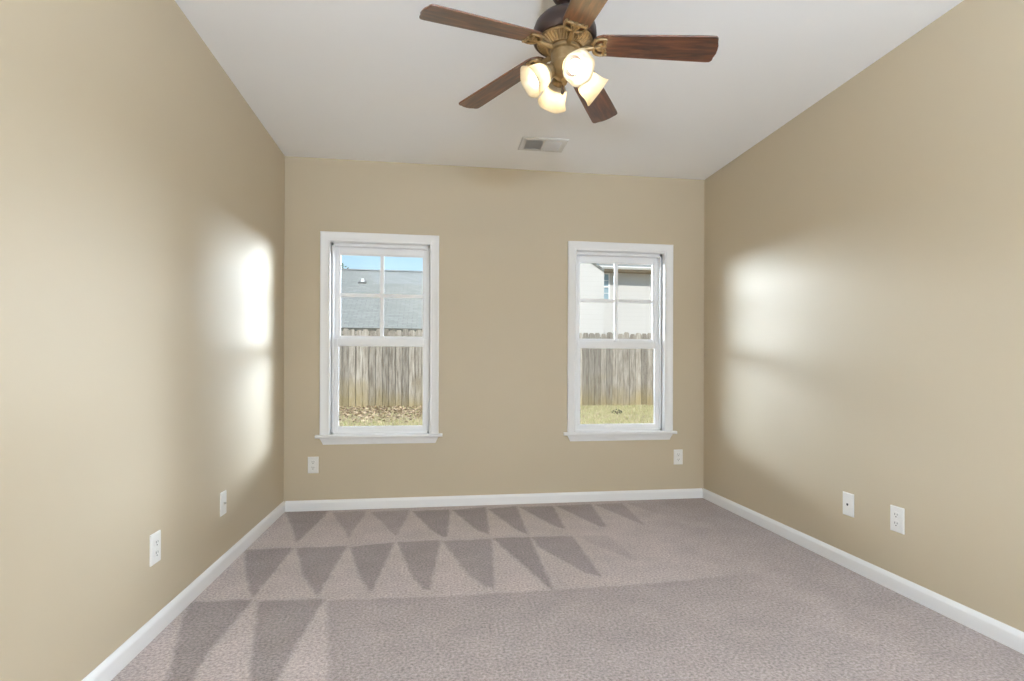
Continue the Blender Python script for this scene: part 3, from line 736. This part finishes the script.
# fence: three rails and posts carry sections of dog-eared boards
def fence():
    YFN = 13.0; x0, n_sec, sw = -3.35, 4, 2.44
    r = thing('garden_fence', 'tall weathered grey wooden board fence across the yard', 'fence', (0, YFN, GZ))
    for s in range(n_sec):
        bm = bmesh.new(); tl = bm.verts.layers.float.new('tone')
        xs = x0 + s * sw; k = 0; np_ = 16; pw = sw / np_
        for k in range(np_):
            a = xs + k * pw + .006; b = a + pw - random.uniform(.008, .014); t = random.uniform(-.006, .006); zt = 1.83 + random.uniform(-.03, .025); zb = random.uniform(-.02, .02)
            lean = random.uniform(-.008, .008); tone = random.choice((.75, .85, 1, 1.05, 1.15, 1.25))
            vs = prism(bm, [(a, t, zb), (b, t, zb), (b + lean, t, zt - .04), (b - .028 + lean, t, zt), (a + .028 + lean, t, zt), (a + lean, t, zt - .04)], (0, .018, 0))
            for q in vs: q[tl] = tone
            for q in box(bm, xs + k * pw - .02, xs + k * pw + .025, .026, .034, 0, 1.72): q[tl] = .6
        obj('board_panel', bm, M_fence, r)
    for xr_ in (x0, x0 + n_sec * sw):                # unseen side runs, added to keep the low sky glow off the lawn
        for s in range(2):
            bm = bmesh.new(); tl = bm.verts.layers.float.new('tone'); k = 15; pw = 2.25 / k
            for q in range(k):
                y = -.02 - s * 2.25 - q * pw; zt = 1.83 + random.uniform(-.03, .025)
                for v in prism(bm, [(xr_, y, 0), (xr_, y - pw, 0), (xr_, y - pw, zt - .04), (xr_, y - pw + .034, zt), (xr_, y - .028, zt), (xr_, y, zt - .04)], (.018, 0, 0)): v[tl] = 1
            obj('board_panel', bm, M_fence, r)
        for zz in (.28, .95, 1.6):
            bm = bmesh.new(); tl = bm.verts.layers.float.new('tone')
            for v in box(bm, xr_ + .02, xr_ + .058, -4.5, -.02, zz - .045, zz + .045): v[tl] = .9
            obj('rail', bm, M_fence, r)
    for zz in (.28, .95, 1.6):
        bm = bmesh.new(); tl = bm.verts.layers.float.new('tone')
        for q in box(bm, x0, x0 + n_sec * sw, .036, .074, zz - .045, zz + .045): q[tl] = .9
        obj('rail', bm, M_fence, r)
    for s in range(n_sec + 1):
        bm = bmesh.new(); tl = bm.verts.layers.float.new('tone')
        x = x0 + s * sw
        for q in box(bm, x - .045, x + .045, .075, .165, -.05, 1.75): q[tl] = .9
        obj('post', bm, M_fence, r)
fence()

def roof_quad(bm, uvl, p0, p1, p2, p3, th=.12):
    """slope with corners eave-left, eave-right, ridge-right, ridge-left; uv in metres; thickness below"""
    P = [Vector(p) for p in (p0, p1, p2, p3)]; n = (P[1] - P[0]).cross(P[3] - P[0]).normalized()
    A = [bm.verts.new(p) for p in P]; B = [bm.verts.new(p - n * th) for p in P]
    fs = [bm.faces.new(A), bm.faces.new(B[::-1])] + [bm.faces.new((A[i], B[i], B[(i + 1) % 4], A[(i + 1) % 4])) for i in range(4)]
    ex = (P[1] - P[0]).normalized(); ey = n.cross(ex)
    for f in fs:
        for l in f.loops: d = l.vert.co - P[0]; l[uvl].uv = (d.dot(ex), d.dot(ey))

def house_left():
    r = thing('bungalow', 'low house with a wide grey shingle roof behind the fence', 'house', (-2.4, 24.0, GZ))
    hx, ey_, ze, zr = 3.0, 5.6, 2.30 - GZ, 5.20 - GZ
    bm = bmesh.new(); uvl = bm.loops.layers.uv.new()
    roof_quad(bm, uvl, (-hx, -ey_, ze), (hx, -ey_, ze), (hx, 0, zr), (-hx, 0, zr)); roof_quad(bm, uvl, (hx, ey_, ze), (-hx, ey_, ze), (-hx, 0, zr), (hx, 0, zr))
    ro = obj('roof', bm, M_shingle, r)
    bm = bmesh.new(); prism(bm, [(-hx, -.12, zr - .02), (-hx, .12, zr - .02), (-hx, .06, zr + .035), (-hx, -.06, zr + .035)], (2 * hx, 0, 0)); obj('ridge_cap', bm, pbr('ridge_shingle', (.20, .22, .23), .95), ro)
    # walls with gable ends
    bm = bmesh.new(); wx, wy = hx - .4, ey_ - .5; zz = ze + .5 * (zr - ze) / ey_ - .1
    prism(bm, [(-wx, -wy, 0), (-wx, wy, 0), (-wx, wy, zz), (-wx, 0, zr - .25), (-wx, -wy, zz)], (2 * wx, 0, 0)); obj('walls', bm, M_white_siding, r)
    # plumbing vent with a flashing boot, on the front slope
    px, f = -.50, .745; py, pz = -ey_ * (1 - f), ze + (zr - ze) * f
    bm = bmesh.new(); lathe(bm, [(0, -.1), (.11, -.06), (.07, .06), (.055, .08), (.05, .15), (.04, .15), (.04, .12), (0, .12)], 20, Matrix.Translation((px, py, pz)))
    obj('vent_pipe', bm, pbr('white_pipe', (.75, .75, .74), .5), r, smooth=40)
    bm = bmesh.new(); box(bm, -.16, .16, -.14, .10, -.01, .02, Matrix.Translation((px, py - .05, pz)) @ Matrix.Rotation(math.atan2(zr - ze, ey_), 4, 'X'))
    obj('flashing', bm, pbr('dark_flashing', (.07, .07, .07), .6), r)
house_left()

def house_right():
    r = thing('two_storey_house', 'tall white house behind the fence outside the right window', 'house', (7.12, 22.0, GZ))
    # local x = 0 is the corner between the gabled wing and the set-back wall
    L = lambda a: a - GZ
    bm = bmesh.new()                                # gabled wing: right slope falls to the corner
    prism(bm, [(0, 0, 0), (0, 0, L(5.08)), (-2.3, 0, L(6.52)), (-4.6, 0, L(5.08)), (-4.6, 0, 0)], (0, 7.0, 0)); obj('wing_walls', bm, M_white_siding, r)
    bm = bmesh.new(); uvl = bm.loops.layers.uv.new(); th = .10
    roof_quad(bm, uvl, (0.02, -.03, L(5.17)), (0.02, 7.1, L(5.17)), (-2.3, 7.1, L(6.62)), (-2.3, -.03, L(6.62)), th)
    roof_quad(bm, uvl, (-4.8, 7.1, L(5.04)), (-4.8, -.03, L(5.04)), (-2.3, -.03, L(6.62)), (-2.3, 7.1, L(6.62)), th)
    obj('wing_roof', bm, M_shingle, r)
    # blue-grey upper wall that rises behind the wing's slope
    bm = bmesh.new(); box(bm, -3.0, .06, 1.0, 6.0, 0, L(7.2)); obj('upper_wall', bm, M_blue_siding, r)
    bm = bmesh.new(); box(bm, .06, 5.0, 2.5, 9.0, 0, L(5.62)); obj('main_walls', bm, M_white_siding, r)
    # eave: soffit, tan fascia, white gutter, roof
    ye, zs = 1.95, L(5.50)
    bm = bmesh.new(); box(bm, .06, 5.3, ye + .02, 2.5, zs, zs + .03); obj('soffit', bm, M_fascia, r)
    bm = bmesh.new(); box(bm, .06, 5.3, ye, ye + .03, zs - .01, zs + .17); obj('fascia', bm, M_fascia, r)
    bm = bmesh.new(); prism(bm, [(.06, ye, zs + .19), (.06, ye, zs + .07), (.06, ye - .07, zs + .07), (.06, ye - .13, zs + .15), (.06, ye - .13, zs + .19)], (5.24, 0, 0)); obj('gutter', bm, M_trim, r)
    bm = bmesh.new(); uvl = bm.loops.layers.uv.new()
    roof_quad(bm, uvl, (.06, ye - .05, zs + .20), (5.4, ye - .05, zs + .20), (5.4, 5.6, zs + 1.9), (.06, 5.6, zs + 1.9)); roof_quad(bm, uvl, (5.4, 9.4, zs + .20), (.06, 9.4, zs + .20), (.06, 5.6, zs + 1.9), (5.4, 5.6, zs + 1.9))
    obj('main_roof', bm, M_shingle, r)
    # window beside the corner, two sashes with bars
    wx0, wx1, wz0, wz1 = .30, 1.02, L(4.22), L(5.42)
    bm = bmesh.new(); y = 2.5; f = .05
    for a in ((wx0 - f, wx0, wz0 - f, wz1 + f), (wx1, wx1 + f, wz0 - f, wz1 + f), (wx0, wx1, wz1, wz1 + f), (wx0, wx1, wz0 - f, wz0), (wx0, wx1, (wz0 + wz1) / 2 - .03, (wz0 + wz1) / 2 + .03)): box(bm, a[0], a[1], y - .05, y, a[2], a[3])
    for k in (1, 2): x = wx0 + (wx1 - wx0) * k / 3; box(bm, x - .012, x + .012, y - .03, y - .01, wz0, wz1)
    for k in (1, 3): q = wz0 + (wz1 - wz0) * k / 4; box(bm, wx0, wx1, y - .03, y - .01, q - .012, q + .012)
    wf = obj('window_frame', bm, M_trim, r)
    bm = bmesh.new(); box(bm, wx0, wx1, y - .012, y - .002, wz0, wz1); obj('pane', bm, M_pane, wf)
house_right()

def leaves_mesh(name, centres, n, size, mat, parent):
    verts, faces, tone = [], [], []
    for _ in range(n):
        c, rad = random.choice(centres)
        d = Vector((random.gauss(0, 1), random.gauss(0, 1), random.gauss(0, 1))).normalized() * rad * random.uniform(.35, 1.0) ** .5
        p = Vector(c) + d; u = Vector((random.gauss(0, 1), random.gauss(0, 1), random.gauss(0, 1))).normalized(); q = u.orthogonal().normalized(); s = random.uniform(.6, 1.3) * size; k = len(verts)
        verts += [p - u * s, p + q * s * .45, p + u * s, p - q * s * .45]; faces.append((k, k + 1, k + 2, k + 3)); tone += [random.random()] * 4
    me = bpy.data.meshes.new(name); me.from_pydata([tuple(v) for v in verts], [], faces); me.update()
    a = me.attributes.new('tone', 'FLOAT', 'POINT'); a.data.foreach_set('value', np.array(tone, dtype=np.float32)); me.materials.append(mat)
    o = bpy.data.objects.new(name, me); COL.objects.link(o); o.parent = parent
    return o

def tree():
    r = thing('tree', 'distant dark green tree rising beyond the grey roof ridge', 'tree', (-6.25, 36.0, GZ))
    bm = bmesh.new(); tube(bm, [(0, 0, -.1), (.05, 0, 2), (.0, .05, 4.2), (.1, 0, 6.6)], [.22, .18, .13, .05], 10)
    for a in (0.4, 2.2, 4.1, 5.3): tube(bm, [(0, 0, 3.6), (.8 * math.cos(a), .8 * math.sin(a), 4.8), (1.3 * math.cos(a), 1.3 * math.sin(a), 6.2)], [.09, .06, .03], 8)
    obj('trunk', bm, M_bark, r, smooth=60)
    leaves_mesh('crown', [((.1, 0, 6.9), .75), ((.7, .4, 6.2), .9), ((-.8, .2, 6.1), .95), ((.1, -.7, 6.0), .9), ((1.0, -.2, 5.4), .8), ((-.5, .8, 5.3), .9)], 2200, .11, M_leaf, r)
tree()

def weed():
    r = thing('weed', 'small dark weed in the dry grass below the fence', 'weed', (3.72, 10.6, GZ))
    bm = bmesh.new()
    for k in range(7): a = k * .9; tube(bm, [(0, 0, 0), (.04 * math.cos(a), .04 * math.sin(a), .05), (.11 * math.cos(a), .11 * math.sin(a), .08)], [.005, .004, .002], 6)
    obj('stems', bm, M_bark, r)
    leaves_mesh('leaves', [((0, 0, .06), .05), ((.07, 0, .05), .04), ((-.07, .02, .04), .04)], 40, .028, M_weed, r)
weed()
